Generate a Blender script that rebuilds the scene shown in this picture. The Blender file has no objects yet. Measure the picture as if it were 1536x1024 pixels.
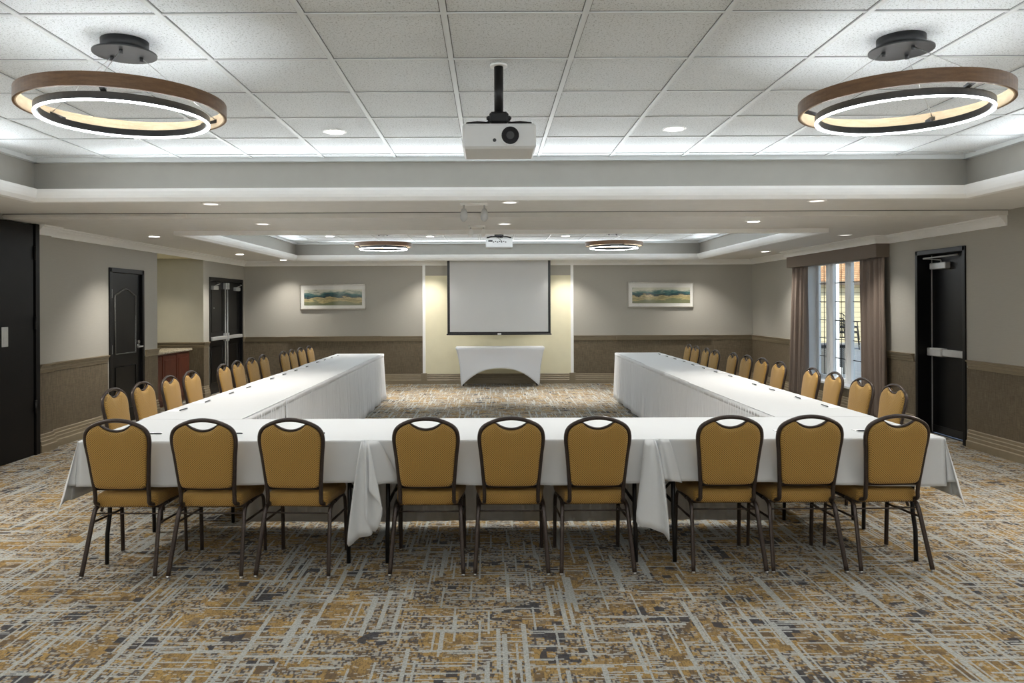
import bpy, math, random
from mathutils import Vector, Matrix
random.seed(7)
S = bpy.context.scene
COL = S.collection
PI = math.pi
F = 1140.0
HC = 1.6            # camera height

# ------------------------------------------------------------------ mesh helper
class MB:
    def __init__(s): s.v=[]; s.f=[]; s.sm=[]; s.mi=[]
    def add(s, vs, fs, smooth=False, m=0):
        b=len(s.v); s.v += [tuple(p) for p in vs]
        for f in fs: s.f.append([i+b for i in f]); s.sm.append(smooth); s.mi.append(m)
        return s
    def box(s, x0,x1,y0,y1,z0,z1, m=0):
        vs=[(x,y,z) for x in (x0,x1) for y in (y0,y1) for z in (z0,z1)]
        return s.add(vs, [(0,1,3,2),(4,6,7,5),(0,4,5,1),(2,3,7,6),(0,2,6,4),(1,5,7,3)], m=m)
    def rbox(s, x0,x1,y0,y1,z0,z1, r=.01, m=0):
        # chamfered box
        vs=[];
        for sx,X in ((-1,x0),(1,x1)):
            for sy,Y in ((-1,y0),(1,y1)):
                for sz,Z in ((-1,z0),(1,z1)):
                    vs += [(X,Y-sy*r,Z-sz*r),(X-sx*r,Y,Z-sz*r),(X-sx*r,Y-sy*r,Z)]
        def c(i,j,k): return (i*4+j*2+k)*3
        fs=[]
        for i in (0,1):
            fs.append([c(i,0,0),c(i,0,1),c(i,1,1),c(i,1,0)] if i==0 else [c(i,0,0),c(i,1,0),c(i,1,1),c(i,0,1)])
        for j in (0,1):
            q=[c(0,j,0)+1,c(1,j,0)+1,c(1,j,1)+1,c(0,j,1)+1]; fs.append(q if j==0 else q[::-1])
        for k in (0,1):
            q=[c(0,0,k)+2,c(0,1,k)+2,c(1,1,k)+2,c(1,0,k)+2]; fs.append(q if k==0 else q[::-1])
        for j in (0,1):
            for k in (0,1): fs.append([c(0,j,k)+1,c(1,j,k)+1,c(1,j,k)+2,c(0,j,k)+2])
        for i in (0,1):
            for k in (0,1): fs.append([c(i,0,k)+0,c(i,1,k)+0,c(i,1,k)+2,c(i,0,k)+2])
        for i in (0,1):
            for j in (0,1): fs.append([c(i,j,0)+0,c(i,j,1)+0,c(i,j,1)+1,c(i,j,0)+1])
        for i in (0,1):
            for j in (0,1):
                for k in (0,1): fs.append([c(i,j,k),c(i,j,k)+1,c(i,j,k)+2])
        return s.add(vs,fs,m=m)
    def tube(s, pts, r, n=8, cap=True, ry=None, up=None, closed=False):
        pts=[Vector(p) for p in pts]; N=len(pts)
        vs=[]; fs=[]
        rr = r if isinstance(r,(list,tuple)) else [r]*N
        prev=None
        for i,p in enumerate(pts):
            if closed: t=(pts[(i+1)%N]-pts[i-1]).normalized()
            else: t=(pts[min(i+1,N-1)]-pts[max(i-1,0)]).normalized()
            if prev is None:
                a=Vector(up) if up else (Vector((0,0,1)) if abs(t.z)<.9 else Vector((0,1,0)))
            else: a=prev
            a=(a-t*a.dot(t)).normalized(); prev=a
            b=t.cross(a)
            for k in range(n):
                w=2*PI*k/n
                vs.append(p+a*(math.cos(w)*(ry if ry else rr[i]))+b*(math.sin(w)*rr[i]))
        M=N if closed else N-1
        for i in range(M):
            j=(i+1)%N
            for k in range(n):
                l=(k+1)%n
                fs.append((i*n+k,i*n+l,j*n+l,j*n+k))
        s.add(vs,fs,True)
        if cap and not closed:
            b=len(s.v)-len(vs)
            s.f.append([b+k for k in range(n)][::-1]); s.sm.append(False); s.mi.append(0)
            s.f.append([b+(N-1)*n+k for k in range(n)]); s.sm.append(False); s.mi.append(0)
        return s
    def cyl(s, c, r, h, n=24, axis='z', r2=None, m=0):
        r2=r if r2 is None else r2; vs=[]
        for k,(q,rad) in enumerate(((0,r),(h,r2))):
            for i in range(n):
                w=2*PI*i/n; a,b=rad*math.cos(w),rad*math.sin(w)
                p={'z':(a,b,q),'y':(a,q,b),'x':(q,a,b)}[axis]
                vs.append((c[0]+p[0],c[1]+p[1],c[2]+p[2]))
        s.add(vs,[(i,(i+1)%n,n+(i+1)%n,n+i) for i in range(n)],True,m)
        b=len(s.v)-2*n
        for f in ([b+i for i in range(n)][::-1],[b+n+i for i in range(n)]): s.f.append(f); s.sm.append(False); s.mi.append(m)
        return s
    def lathe(s, prof, c=(0,0,0), n=32, closed=False, m=0):
        # prof list of (r,z)
        vs=[]; P=len(prof)
        for r,z in prof:
            for i in range(n):
                w=2*PI*i/n; vs.append((c[0]+r*math.cos(w),c[1]+r*math.sin(w),c[2]+z))
        fs=[]
        for j in range(P if closed else P-1):
            k=(j+1)%P
            for i in range(n):
                fs.append((j*n+i,j*n+(i+1)%n,k*n+(i+1)%n,k*n+i))
        return s.add(vs,fs,False,m)
    def grid(s, fn, nu, nv, smooth=True):
        vs=[fn(i/nu,j/nv) for i in range(nu+1) for j in range(nv+1)]
        fs=[(i*(nv+1)+j,(i+1)*(nv+1)+j,(i+1)*(nv+1)+j+1,i*(nv+1)+j+1) for i in range(nu) for j in range(nv)]
        return s.add(vs,fs,smooth)
    def sweep(s, prof, path, closed=False, m=0):
        # prof (d,z): d = offset to the left-hand side of the path, z absolute; path in xy
        P=[Vector((a,b)) for a,b in path]; N=len(P); vs=[]
        for i in range(N):
            t0=(P[i]-P[i-1]).normalized() if (i>0 or closed) else None
            t1=(P[(i+1)%N]-P[i]).normalized() if (i<N-1 or closed) else None
            if t0 is None: t0=t1
            if t1 is None: t1=t0
            n0=Vector((-t0.y,t0.x)); n1=Vector((-t1.y,t1.x)); nn=(n0+n1)
            nn=nn/ max(1e-6,(nn.length_squared/2)) if nn.length>1e-6 else n0
            for d,z in prof: vs.append((P[i].x+nn.x*d,P[i].y+nn.y*d,z))
        K=len(prof); fs=[]
        for i in range(N if closed else N-1):
            j=(i+1)%N
            for k in range(K):
                l=(k+1)%K; fs.append((i*K+k,j*K+k,j*K+l,i*K+l))
        if not closed:
            fs.append([k for k in range(K)]); fs.append([(N-1)*K+k for k in range(K)][::-1])
        return s.add(vs,fs,False,m)
    def build(s, name, mats, parent=None, loc=None, bevel=0, solid=0, sub=0, fix=True):
        me=bpy.data.meshes.new(name); me.from_pydata(s.v,[],s.f); me.update()
        for p,sm,mi in zip(me.polygons,s.sm,s.mi): p.use_smooth=sm; p.material_index=mi
        if fix:
            import bmesh
            bm=bmesh.new(); bm.from_mesh(me); bmesh.ops.recalc_face_normals(bm,faces=bm.faces); bm.to_mesh(me); bm.free()
        if not isinstance(mats,(list,tuple)): mats=[mats]
        for m in mats: me.materials.append(m)
        o=bpy.data.objects.new(name,me); COL.objects.link(o)
        if parent is not None: o.parent=parent
        if loc is not None: o.location=loc
        if solid:
            q=o.modifiers.new('thickness','SOLIDIFY'); q.thickness=solid; q.offset=0
        if bevel:
            q=o.modifiers.new('bevel','BEVEL'); q.width=bevel; q.segments=2; q.limit_method='ANGLE'
        if sub:
            q=o.modifiers.new('sub','SUBSURF'); q.levels=sub; q.render_levels=sub
        return o

def tag(o,label=None,cat=None,group=None,kind=None):
    if label: o['label']=label
    if cat: o['category']=cat
    if group: o['group']=group
    if kind: o['kind']=kind
    return o
def thing(name,label,cat,loc=(0,0,0),rz=0,group=None):
    o=bpy.data.objects.new(name,None); COL.objects.link(o); o.empty_display_size=.1
    o.location=loc; o.rotation_euler=(0,0,rz); return tag(o,label,cat,group)
def sthing(name,loc=(0,0,0)):
    o=bpy.data.objects.new(name,None); COL.objects.link(o); o.empty_display_size=.1; o.location=loc
    return tag(o,kind='structure')
def struct(name,mb,m,**k):
    return tag(mb.build(name,m,**k),kind='structure')
def copy_tree(o,parent=None):
    c=o.copy(); COL.objects.link(c); c.parent=parent
    for ch in list(o.children): copy_tree(ch,c)
    return c

# ------------------------------------------------------------------ node helper
class NT:
    def __init__(s,name):
        s.mat=bpy.data.materials.new(name); s.mat.use_nodes=True; s.n=s.mat.node_tree.nodes; s.l=s.mat.node_tree.links
        s.b=s.n['Principled BSDF']
    def node(s,t,**k):
        x=s.n.new(t)
        for a,v in k.items(): setattr(x,a,v)
        return x
    def set(s,inp,v):
        if hasattr(v,'is_output') or isinstance(v,bpy.types.NodeSocket): s.l.new(v,inp)
        elif v is not None: inp.default_value=v
    def math(s,op,a,b=None,c=None,clamp=False):
        x=s.node('ShaderNodeMath',operation=op); x.use_clamp=clamp
        s.set(x.inputs[0],a)
        if b is not None: s.set(x.inputs[1],b)
        if c is not None: s.set(x.inputs[2],c)
        return x.outputs[0]
    def coord(s,kind='Object'): return s.node('ShaderNodeTexCoord').outputs[kind]
    def sep(s,v):
        x=s.node('ShaderNodeSeparateXYZ'); s.set(x.inputs[0],v); return x.outputs
    def comb(s,a,b,c=0.0):
        x=s.node('ShaderNodeCombineXYZ'); s.set(x.inputs[0],a); s.set(x.inputs[1],b); s.set(x.inputs[2],c); return x.outputs[0]
    def map(s,v,scale=(1,1,1),loc=(0,0,0),rot=(0,0,0)):
        x=s.node('ShaderNodeMapping'); s.set(x.inputs['Vector'],v); x.inputs['Scale'].default_value=scale; x.inputs['Location'].default_value=loc; x.inputs['Rotation'].default_value=rot; return x.outputs[0]
    def noise(s,v,scale,detail=2,rough=.5,out='Fac'):
        x=s.node('ShaderNodeTexNoise'); s.set(x.inputs['Vector'],v); x.inputs['Scale'].default_value=scale; x.inputs['Detail'].default_value=detail; x.inputs['Roughness'].default_value=rough
        return x.outputs[out]
    def white(s,v,w=0.0):
        x=s.node('ShaderNodeTexWhiteNoise',noise_dimensions='4D'); s.set(x.inputs['Vector'],v); s.set(x.inputs['W'],w); return x.outputs['Value']
    def ramp(s,f,stops,interp='LINEAR'):
        x=s.node('ShaderNodeValToRGB'); s.set(x.inputs[0],f); e=x.color_ramp; e.interpolation=interp
        while len(e.elements)<len(stops): e.elements.new(.5)
        for q,(p,c) in zip(e.elements,stops): q.position=p; q.color=(*c,1) if len(c)==3 else c
        return x.outputs[0]
    def mix(s,f,a,b,bt='MIX'):
        x=s.node('ShaderNodeMix',data_type='RGBA',blend_type=bt); s.set(x.inputs[0],f)
        s.set(x.inputs[6],(*a,1) if isinstance(a,tuple) and len(a)==3 else a); s.set(x.inputs[7],(*b,1) if isinstance(b,tuple) and len(b)==3 else b)
        return x.outputs[2]
    def bump(s,h,strength=.3,dist=.01):
        x=s.node('ShaderNodeBump'); s.set(x.inputs['Height'],h); x.inputs['Strength'].default_value=strength; x.inputs['Distance'].default_value=dist
        s.l.new(x.outputs[0],s.b.inputs['Normal'])
    def base(s,c): s.set(s.b.inputs['Base Color'],(*c,1) if isinstance(c,tuple) and len(c)==3 else c)
    def p(s,**k):
        for a,v in k.items(): s.set(s.b.inputs[a.replace('_',' ')],v)
        return s

def srgb(r,g,b):
    f=lambda c:(c/255/12.92) if c/255<=.04045 else ((c/255+.055)/1.055)**2.4
    return (f(r),f(g),f(b))
def plain(name,col,rough=.5,metal=0,noise=.06,scale=30,bump=0,bd=.002,spec=.5):
    t=NT(name); v=t.coord()
    n=t.noise(v,scale,3)
    c2=tuple(max(0,c*(1-noise)) for c in col); c3=tuple(min(1,c*(1+noise)) for c in col)
    t.base(t.ramp(n,[(.3,c2),(.7,c3)]))
    t.p(Roughness=rough,Metallic=metal); t.b.inputs['Specular IOR Level'].default_value=spec
    if bump: t.bump(n,bump,bd)
    return t.mat
def emit(name,col,st):
    t=NT(name); t.base((.8,.8,.8)); t.b.inputs['Emission Color'].default_value=(*col,1); t.b.inputs['Emission Strength'].default_value=st
    return t.mat

# ------------------------------------------------------------------ materials
M={}
def mk_wall():
    t=NT('wall_paint'); v=t.coord()
    w=t.noise(t.map(v,(3,3,160)),4,2)
    t.base(t.ramp(w,[(.3,(.385,.372,.330)),(.7,(.418,.404,.360))])); t.p(Roughness=.75); t.bump(w,.12,.001); return t.mat
M['wall']=mk_wall()
M['soffit']=plain('soffit_paint',(.80,.80,.785),.8,noise=.02,scale=8)
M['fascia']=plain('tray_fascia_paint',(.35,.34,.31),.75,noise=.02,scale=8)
M['cream']=plain('cream_paint',(.80,.76,.56),.7,noise=.02,scale=6)
M['recess']=plain('recess_paint',(.52,.51,.44),.7,noise=.02,scale=6)
M['white']=plain('white_trim',(.95,.965,.97),.45,noise=.02,scale=10)
M['railpaint']=plain('taupe_rail_paint',(.24,.196,.130),.45,noise=.05,scale=14)
def mk_wains():
    t=NT('wainscot_fabric'); v=t.coord()
    a=t.noise(t.map(v,(120,120,9)),1,3,.6); b=t.noise(t.map(v,(14,14,160)),1,2,.5); c=t.noise(v,1.6,2)
    s=t.math('ADD',t.math('MULTIPLY',a,.65),t.math('MULTIPLY',b,.35))
    col=t.ramp(s,[(.30,(.058,.044,.026)),(.48,(.125,.098,.060)),(.68,(.205,.167,.108))])
    t.base(t.mix(t.math('MULTIPLY',c,.35),col,(.125,.096,.064))); t.p(Roughness=.7); t.bump(s,.4,.002); return t.mat
M['wains']=mk_wains()
def mk_tile():
    t=NT('acoustic_tile'); v=t.coord()
    n=t.noise(t.map(v,(1,1,1)),95,3,.65); m=t.noise(v,170,2,.5)
    s=t.math('MULTIPLY',t.math('LESS_THAN',n,.40),1.0)
    p=t.math('LESS_THAN',m,.36)
    q=t.math('MAXIMUM',s,p)
    t.base(t.mix(q,(.76,.80,.825),(.43,.46,.47))); t.p(Roughness=.95); t.bump(n,.35,.002); return t.mat
M['tile']=mk_tile()
M['grid']=plain('ceiling_grid_enamel',(.66,.69,.70),.5,noise=.01)
M['gap']=plain('tile_gap_shade',(.16,.17,.17),.9,noise=.02)
M['black']=plain('black_door_paint',(.0035,.0035,.004),.38,noise=.15,scale=12,spec=.3)
M['blackpanel']=plain('black_partition_laminate',(.004,.0035,.0035),.5,noise=.3,scale=5,spec=.2)
M['dooredge']=plain('grey_panel_bead',(.075,.075,.07),.4,noise=.5,scale=60)  # mottled grey, lighter than the door paint
M['chrome']=plain('satin_steel',(.55,.55,.55),.28,1,noise=.04)
M['alum']=plain('silver_enamel',(.52,.53,.53),.38,.3,noise=.03)
M['frame']=plain('bronze_chair_frame',(.050,.037,.032),.33,.45,noise=.35,scale=240,bump=.1,bd=.0006)
M['blackmetal']=plain('black_metal',(.012,.012,.013),.38,.4,noise=.1)
M['chandblack']=plain('black_ring_metal',(.022,.023,.025),.42,.2,noise=.1)
def mk_gold(k=1.0):
    t=NT('gold_woven_fabric'); v=t.coord(); x,y,z=t.sep(v)
    u=t.math('MULTIPLY',x,2*PI/.0135); w=t.math('MULTIPLY',t.math('ADD',z,y),2*PI/.0105)
    p=t.math('MULTIPLY',t.math('SINE',u),t.math('SINE',w))
    p=t.math('ADD',t.math('MULTIPLY',p,.5),.5)
    n=t.noise(v,260,2); big=t.noise(v,7,2)
    s=t.math('ADD',t.math('MULTIPLY',p,.75),t.math('MULTIPLY',n,.25))
    col=t.ramp(s,[(.20,(.075,.035,.008)),(.40,(.29,.160,.032)),(.62,(.48,.280,.062)),(.9,(.60,.385,.105))])
    col=t.mix(t.math('MULTIPLY',big,.22),col,(.37,.215,.045))
    t.base(col); t.p(Roughness=.72,Sheen_Weight=.12); t.bump(s,.45,.0018); return t.mat
M['gold']=mk_gold()
def mk_cloth(name,c,crease=True):
    t=NT(name); v=t.coord()
    n=t.noise(v,5,4,.55); fine=t.noise(v,500,2)
    t.base(c); t.p(Roughness=.8,Sheen_Weight=.15)
    s=t.math('ADD',t.math('MULTIPLY',n,1.0),t.math('MULTIPLY',fine,.02)); t.bump(s,.16,.012); return t.mat
M['cloth']=mk_cloth('white_linen',(.62,.64,.655))
M['skirt']=mk_cloth('white_pleated_linen',(.76,.77,.79))
M['spandex']=mk_cloth('white_spandex',(.72,.74,.78))
M['sheer']=mk_cloth('white_sheer',(.86,.88,.90))
M['drape']=plain('taupe_drape_fabric',(.215,.168,.138),.85,noise=.08,scale=200,bump=.2,bd=.001)
M['valance']=plain('valance_fabric',(.18,.145,.115),.85,noise=.06,scale=160)
def mk_wood(name,a,b,c,sx=(1,1,1),rough=.5):
    t=NT(name); v=t.coord()
    n=t.noise(t.map(v,sx),6,4,.6); f=t.noise(t.map(v,tuple(q*9 for q in sx)),6,2)
    s=t.math('ADD',t.math('MULTIPLY',n,.7),t.math('MULTIPLY',f,.3))
    t.base(t.ramp(s,[(.3,a),(.5,b),(.7,c)])); t.p(Roughness=rough); t.bump(s,.1,.001); return t.mat
M['ringwood']=mk_wood('walnut_ring_outer',(.085,.040,.014),(.135,.068,.026),(.19,.10,.042),(2,2,12),.45)
M['ringlit']=mk_wood('lit_ring_inner',(.50,.37,.23),(.60,.46,.30),(.68,.54,.37),(2,2,12),.5)  # paler than the outer wood: LED light put into the colour
M['redwood']=mk_wood('mahogany_cabinet',(.055,.012,.007),(.095,.022,.011),(.14,.036,.017),(8,8,1),.35)
def mk_granite():
    t=NT('speckled_granite'); v=t.coord(); n=t.noise(v,60,4,.7)
    t.base(t.ramp(n,[(.35,(.16,.13,.09)),(.5,(.45,.40,.30)),(.65,(.66,.61,.50))])); t.p(Roughness=.2); return t.mat
M['granite']=mk_granite()
M['screen']=plain('projection_fabric',(.62,.63,.635),.9,noise=.01,scale=3)
M['projector']=plain('projector_plastic',(.72,.74,.75),.4,noise=.01)
M['darkplastic']=plain('dark_plastic',(.015,.015,.016),.35,noise=.1)
M['lens']=plain('lens_glass',(.006,.006,.01),.05,noise=.1)
M['paper']=plain('notepad_paper',(.86,.87,.88),.7,noise=.01)
M['pen']=plain('dark_pen_plastic',(.02,.024,.035),.3,noise=.1)
M['silverframe']=plain('champagne_frame',(.52,.50,.45),.3,.6,noise=.08,scale=40)
M['mat']=plain('picture_mat',(.80,.80,.77),.8,noise=.01)
M['warmlens']=emit('downlight_lens',(1,.95,.86),14)
M['dimlens']=emit('downlight_lens_oblique',(1,.96,.9),1.1)
M['led']=emit('led_diffuser',(.93,.97,1.0),22)
M['ledup']=emit('led_uplight',(.93,.97,1.0),40)
M['clearhead']=None
def mk_glass(name,tint=(1,1,1),gloss=.08):
    t=NT(name); n=t.n; l=t.l
    tr=n.new('ShaderNodeBsdfTransparent'); tr.inputs[0].default_value=(*tint,1)
    gl=n.new('ShaderNodeBsdfGlossy'); gl.inputs['Roughness'].default_value=.02
    fr=n.new('ShaderNodeValue'); fr.outputs[0].default_value=.05
    mx=n.new('ShaderNodeMixShader'); l.new(fr.outputs[0],mx.inputs[0]); l.new(tr.outputs[0],mx.inputs[1]); l.new(gl.outputs[0],mx.inputs[2])
    l.new(mx.outputs[0],n['Material Output'].inputs['Surface']); return t.mat
M['glass']=mk_glass('window_glass',(.93,.96,.95))
M['artglass']=mk_glass('picture_glass')
def mk_carpet():
    t=NT('patterned_carpet'); v=t.coord(); x,y,z=t.sep(v)
    wob=t.math('MULTIPLY',t.math('SUBTRACT',t.noise(v,40,2),.5),.004)
    def cells(cx,cy,seed,stag=True,swap=False,wobx=True):
        a,b=(y,x) if swap else (x,y)
        a2=t.math('ADD',a,wob) if wobx else a
        iu=t.math('FLOOR',t.math('DIVIDE',a2,cx))
        if stag: off=t.white(t.comb(iu,seed*1.37,0.0),seed); bb=t.math('ADD',t.math('DIVIDE',b,cy),t.math('MULTIPLY',off,7.3))
        else: bb=t.math('DIVIDE',b,cy)
        iv=t.math('FLOOR',bb)
        return t.white(t.comb(iu,iv,seed),seed+.5),iu,iv
    patch=t.noise(v,3.2,2,.6); patch2=t.noise(t.map(v,(1,1,1),(7,3,0)),1.4,2)
    # gold base in larger woven blocks
    blk,_,_=cells(.045,.11,1.0); blk2,_,_=cells(.05,.16,2.0,swap=True)
    g=t.math('ADD',t.math('MULTIPLY',blk,.5),t.math('MULTIPLY',blk2,.5))
    base=t.ramp(g,[(.15,(.115,.080,.045)),(.35,(.235,.152,.058)),(.55,(.345,.225,.075)),(.75,(.28,.18,.066)),(.92,(.185,.142,.092))])
    # fine weave
    fw,_,_=cells(.006,.012,3.0); fw2,_,_=cells(.009,.016,4.0,swap=True)
    base=t.mix(t.math('MULTIPLY',t.math('LESS_THAN',fw,.30),.55),base,(.085,.06,.038))
    # speckle patches: pale / dark small dashes
    sp=t.math('GREATER_THAN',patch,.46)
    d1,_,_=cells(.010,.022,5.0); d2,_,_=cells(.009,.030,6.0,swap=True)
    pale=t.math('MULTIPLY',t.math('GREATER_THAN',d2,.62),sp)
    dark=t.math('MULTIPLY',t.math('GREATER_THAN',d1,.72),sp)
    c=t.mix(t.math('MULTIPLY',pale,.75),base,(.36,.36,.33))
    c=t.mix(t.math('MULTIPLY',dark,.85),c,(.045,.042,.048))
    loose=t.math('GREATER_THAN',fw2,.90); c=t.mix(t.math('MULTIPLY',loose,.6),c,(.42,.43,.41))
    # rare charcoal blocks
    kb,_,_=cells(.05,.06,7.0); kz=t.math('GREATER_THAN',t.noise(t.map(v,(1,1,1),(3,9,0)),2.6,1),.60)
    kk=t.math('MULTIPLY',t.math('GREATER_THAN',kb,.66),kz); c=t.mix(t.math('MULTIPLY',kk,.9),c,(.028,.030,.040))
    # long pale strokes, both directions, several gauges
    m=None
    for (cx,cy,seed,th,sw) in ((.020,.42,11.0,.935,False),(.011,.28,12.0,.925,False),(.024,.50,13.0,.968,False),(.014,.24,14.0,.940,True),(.009,.18,15.0,.92,True),(.022,.30,16.0,.970,True)):
        h,_,_=cells(cx,cy,seed,True,sw); q=t.math('GREATER_THAN',h,th); m=q if m is None else t.math('MAXIMUM',m,q)
    fray=t.math('GREATER_THAN',t.noise(v,150,2,.7),.36)
    m=t.math('MULTIPLY',m,fray)
    n=t.noise(v,90,2); strokec=t.ramp(n,[(.35,(.30,.315,.30)),(.65,(.45,.465,.45))])
    c=t.mix(t.math('MULTIPLY',m,.92),c,strokec)
    pile=t.noise(v,420,2)
    c=t.mix(t.math('MULTIPLY',pile,.35),c,t.mix(1.0,c,(.5,.5,.5),'MULTIPLY'))
    t.base(c); t.p(Roughness=.95,Sheen_Weight=.05); t.b.inputs['Specular IOR Level'].default_value=.15
    t.bump(pile,.5,.004); return t.mat
M['carpet']=mk_carpet()
def mk_art(name,seed):
    t=NT(name); v=t.coord(); x,y,z=t.sep(v)
    wv=t.comb(t.math('MULTIPLY',x,2.2),seed,t.math('MULTIPLY',z,7))
    n1=t.noise(wv,1.4,5,.6); n2=t.noise(t.comb(t.math('MULTIPLY',x,5),seed+3,t.math('MULTIPLY',z,30)),1.6,4,.65)
    h=t.math('ADD',t.math('ADD',t.math('MULTIPLY',z,4.2),.5),t.math('MULTIPLY',t.math('SUBTRACT',n1,.5),1.1))
    h=t.math('ADD',h,t.math('MULTIPLY',t.math('SUBTRACT',n2,.5),.55))
    c=t.ramp(h,[(.02,(.20,.22,.12)),(.15,(.55,.46,.22)),(.28,(.30,.27,.13)),(.40,(.62,.52,.28)),(.47,(.04,.06,.06)),(.62,(.02,.09,.11)),(.78,(.07,.20,.19)),(.90,(.40,.44,.36)),(.99,(.66,.66,.56))])
    t.base(c); t.p(Roughness=.6); return t.mat
M['art1']=mk_art('hill_painting_olive',2.0); M['art2']=mk_art('hill_painting_teal',9.0)

# ------------------------------------------------------------------ room dimensions
XL,XR,YB,YF=-4.97,5.28,15.33,-2.5
ZS1,ZS2=2.54,2.485        # soffit heights (front / back of the step)
YS=7.75                   # the step
ZT1,ZT2=2.853,2.775       # tray ceilings
T1=(-3.90,4.08,0.6,6.50)  # front tray opening x0,x1,y0,y1
T2=(-3.70,3.96,9.08,14.38)

fl=MB(); fl.box(-6.5,5.4,YF,YB+.1,-.1,0); struct('floor',fl,M['carpet'])

# --- ceilings: soffit slabs with two tray openings
def slab_with_hole(mb,x0,x1,y0,y1,hole,z0,z1):
    a,b,c,d=hole
    mb.box(x0,a,y0,y1,z0,z1); mb.box(b,x1,y0,y1,z0,z1); mb.box(a,b,y0,c,z0,z1); mb.box(a,b,d,y1,z0,z1)
c=MB()
slab_with_hole(c,XL-.05,XR+.05,YF,YS,T1,ZS1,2.95)
slab_with_hole(c,XL-.05,XR+.05,YS,YB+.05,T2,ZS2,2.95)
struct('ceiling',c,M['soffit'])
def tray(T,z,gx,gy,nm,idx):
    x0,x1,y0,y1=T
    b=MB(); b.box(x0-.02,x1+.02,y0-.02,y1+.02,z,z+.03); struct(nm,b,M['tile'])
    g=MB(); q=MB()
    x=gx
    while x-.61>x0+.1: x-=.61
    while x<x1-.05:
        g.box(x-.013,x+.013,y0,y1,z-.007,z+.001); q.box(x-.0175,x-.013,y0,y1,z-.0012,z+.001); q.box(x+.013,x+.0175,y0,y1,z-.0012,z+.001); x+=.61
    y=gy
    while y-.61>y0+.1: y-=.61
    while y<y1-.05:
        g.box(x0,x1,y-.008,y+.008,z-.006,z+.001); q.box(x0,x1,y-.0125,y-.008,z-.0012,z+.001); q.box(x0,x1,y+.008,y+.0125,z-.0012,z+.001); y+=.61
    # perimeter angle
    g.box(x0,x1,y1-.05,y1,z-.035,z+.001); g.box(x0,x1,y0,y0+.05,z-.035,z+.001); g.box(x0,x0+.05,y0,y1,z-.035,z+.001); g.box(x1-.05,x1,y0,y1,z-.035,z+.001)
    struct('trim_%d'%idx,g,M['grid']); struct('trim_%d'%(idx+1),q,M['gap'])  # q: dark strips in place of the shade in the tile gaps
tray(T1,ZT1,-.807,3.265,'ceiling_tiles_front',1)
tray(T2,ZT2,-.807,9.6,'ceiling_tiles_back',3)
# fascias painted like the soffit are the slab sides; mouldings round both openings
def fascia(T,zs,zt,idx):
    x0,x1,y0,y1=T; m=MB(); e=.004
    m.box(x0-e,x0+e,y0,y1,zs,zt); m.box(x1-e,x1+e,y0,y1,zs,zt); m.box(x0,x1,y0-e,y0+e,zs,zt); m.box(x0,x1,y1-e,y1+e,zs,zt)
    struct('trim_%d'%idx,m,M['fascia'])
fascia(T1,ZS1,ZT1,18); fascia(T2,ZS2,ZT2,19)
def tray_mould(T,zs,idx):
    x0,x1,y0,y1=T
    prof=[(-.06,zs-.050),(.012,zs-.052),(.040,zs-.022),(.050,zs+.0),(.060,zs+.03),(.064,zs+.052),(.0,zs+.055),(-.001,zs+.0),(-.06,zs-.001)]
    m=MB(); m.sweep(prof,[(x0,y0),(x1,y0),(x1,y1),(x0,y1)],closed=True); struct('trim_%d'%idx,m,M['white'])
tray_mould(T1,ZS1,5); tray_mould(T2,ZS2,6)
# partition track strip on the step face and end bracket
m=MB(); m.box(XL,-3.12,YS-.012,YS,ZS2+.020,ZS2+.034); m.box(-3.22,-3.10,YS-.02,YS,ZS2+.012,ZS2+.045); struct('trim_7',m,M['soffit'])
# thin dark strip across the top of the step face
m=MB(); m.box(XL,XR,YS-.006,YS,ZS1-.006,ZS1); struct('trim_8',m,M['gap'])

# --- walls
ZR0,ZR1=.865,.962   # chair rail
def wallbox(mb,x0,x1,y0,y1,z0=0,z1=2.6): mb.box(x0,x1,y0,y1,z0,z1)
YR0,YR1=11.33,13.15                                     # recess in the left wall
D2=(9.89,10.87,2.096); DD=(13.42,15.22,2.10); DX=(8.44,9.42,2.225)
wl=MB()
wallbox(wl,XL-.15,XL,YF,6.9); wl.box(XL-.15,XL,6.9,8.20,2.48,2.6); wallbox(wl,XL-.15,XL,8.20,D2[0]); wl.box(XL-.15,XL,D2[0],D2[1],D2[2],2.6); wallbox(wl,XL-.15,XL,D2[1],YR0)
wallbox(wl,XL-.15,XL,YR1,DD[0]); wl.box(XL-.15,XL,DD[0],DD[1],DD[2],2.6); wallbox(wl,XL-.15,XL,DD[1],YB+.1)
wl.box(XL-.01,XL+.05,8.24,8.52,0,ZS2)                   # shallow pier beside the partition pocket
struct('wall_left',wl,M['wall'])
m=MB(); m.box(-6.4,XL-.001,YR1-.002,YR1+.1,0,2.5); m.box(-6.5,-6.4,YR0-.1,YR1+.1,0,2.5); m.box(-6.4,XL-.15,YR0-.1,YR0,0,2.5)
struct('wall_recess',m,M['recess'])
m=MB(); m.box(-6.4,XL-.005,YR0,YR1,2.41,2.5); struct('ceiling_recess',m,M['cream'])
WY0,WY1,WZ0,WZ1=10.35,12.74,.36,2.28   # window opening
wr=MB(); wallbox(wr,XR,XR+.24,YF,DX[0]); wr.box(XR,XR+.24,DX[0],DX[1],DX[2],2.6); wallbox(wr,XR,XR+.24,DX[1],WY0)
wr.box(XR,XR+.24,WY0,WY1,0,WZ0); wr.box(XR,XR+.24,WY0,WY1,WZ1,2.6); wallbox(wr,XR,XR+.24,WY1,YB+.1)
struct('wall_right',wr,M['wall'])
wb=MB(); wb.box(XL-.15,XR+.24,YB,YB+.12,0,2.6)
struct('wall_back',wb,M['wall'])
wf=MB(); wf.box(XL-.15,XR+.24,YF-.12,YF,0,2.6); struct('wall_front',wf,M['wall'])
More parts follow.
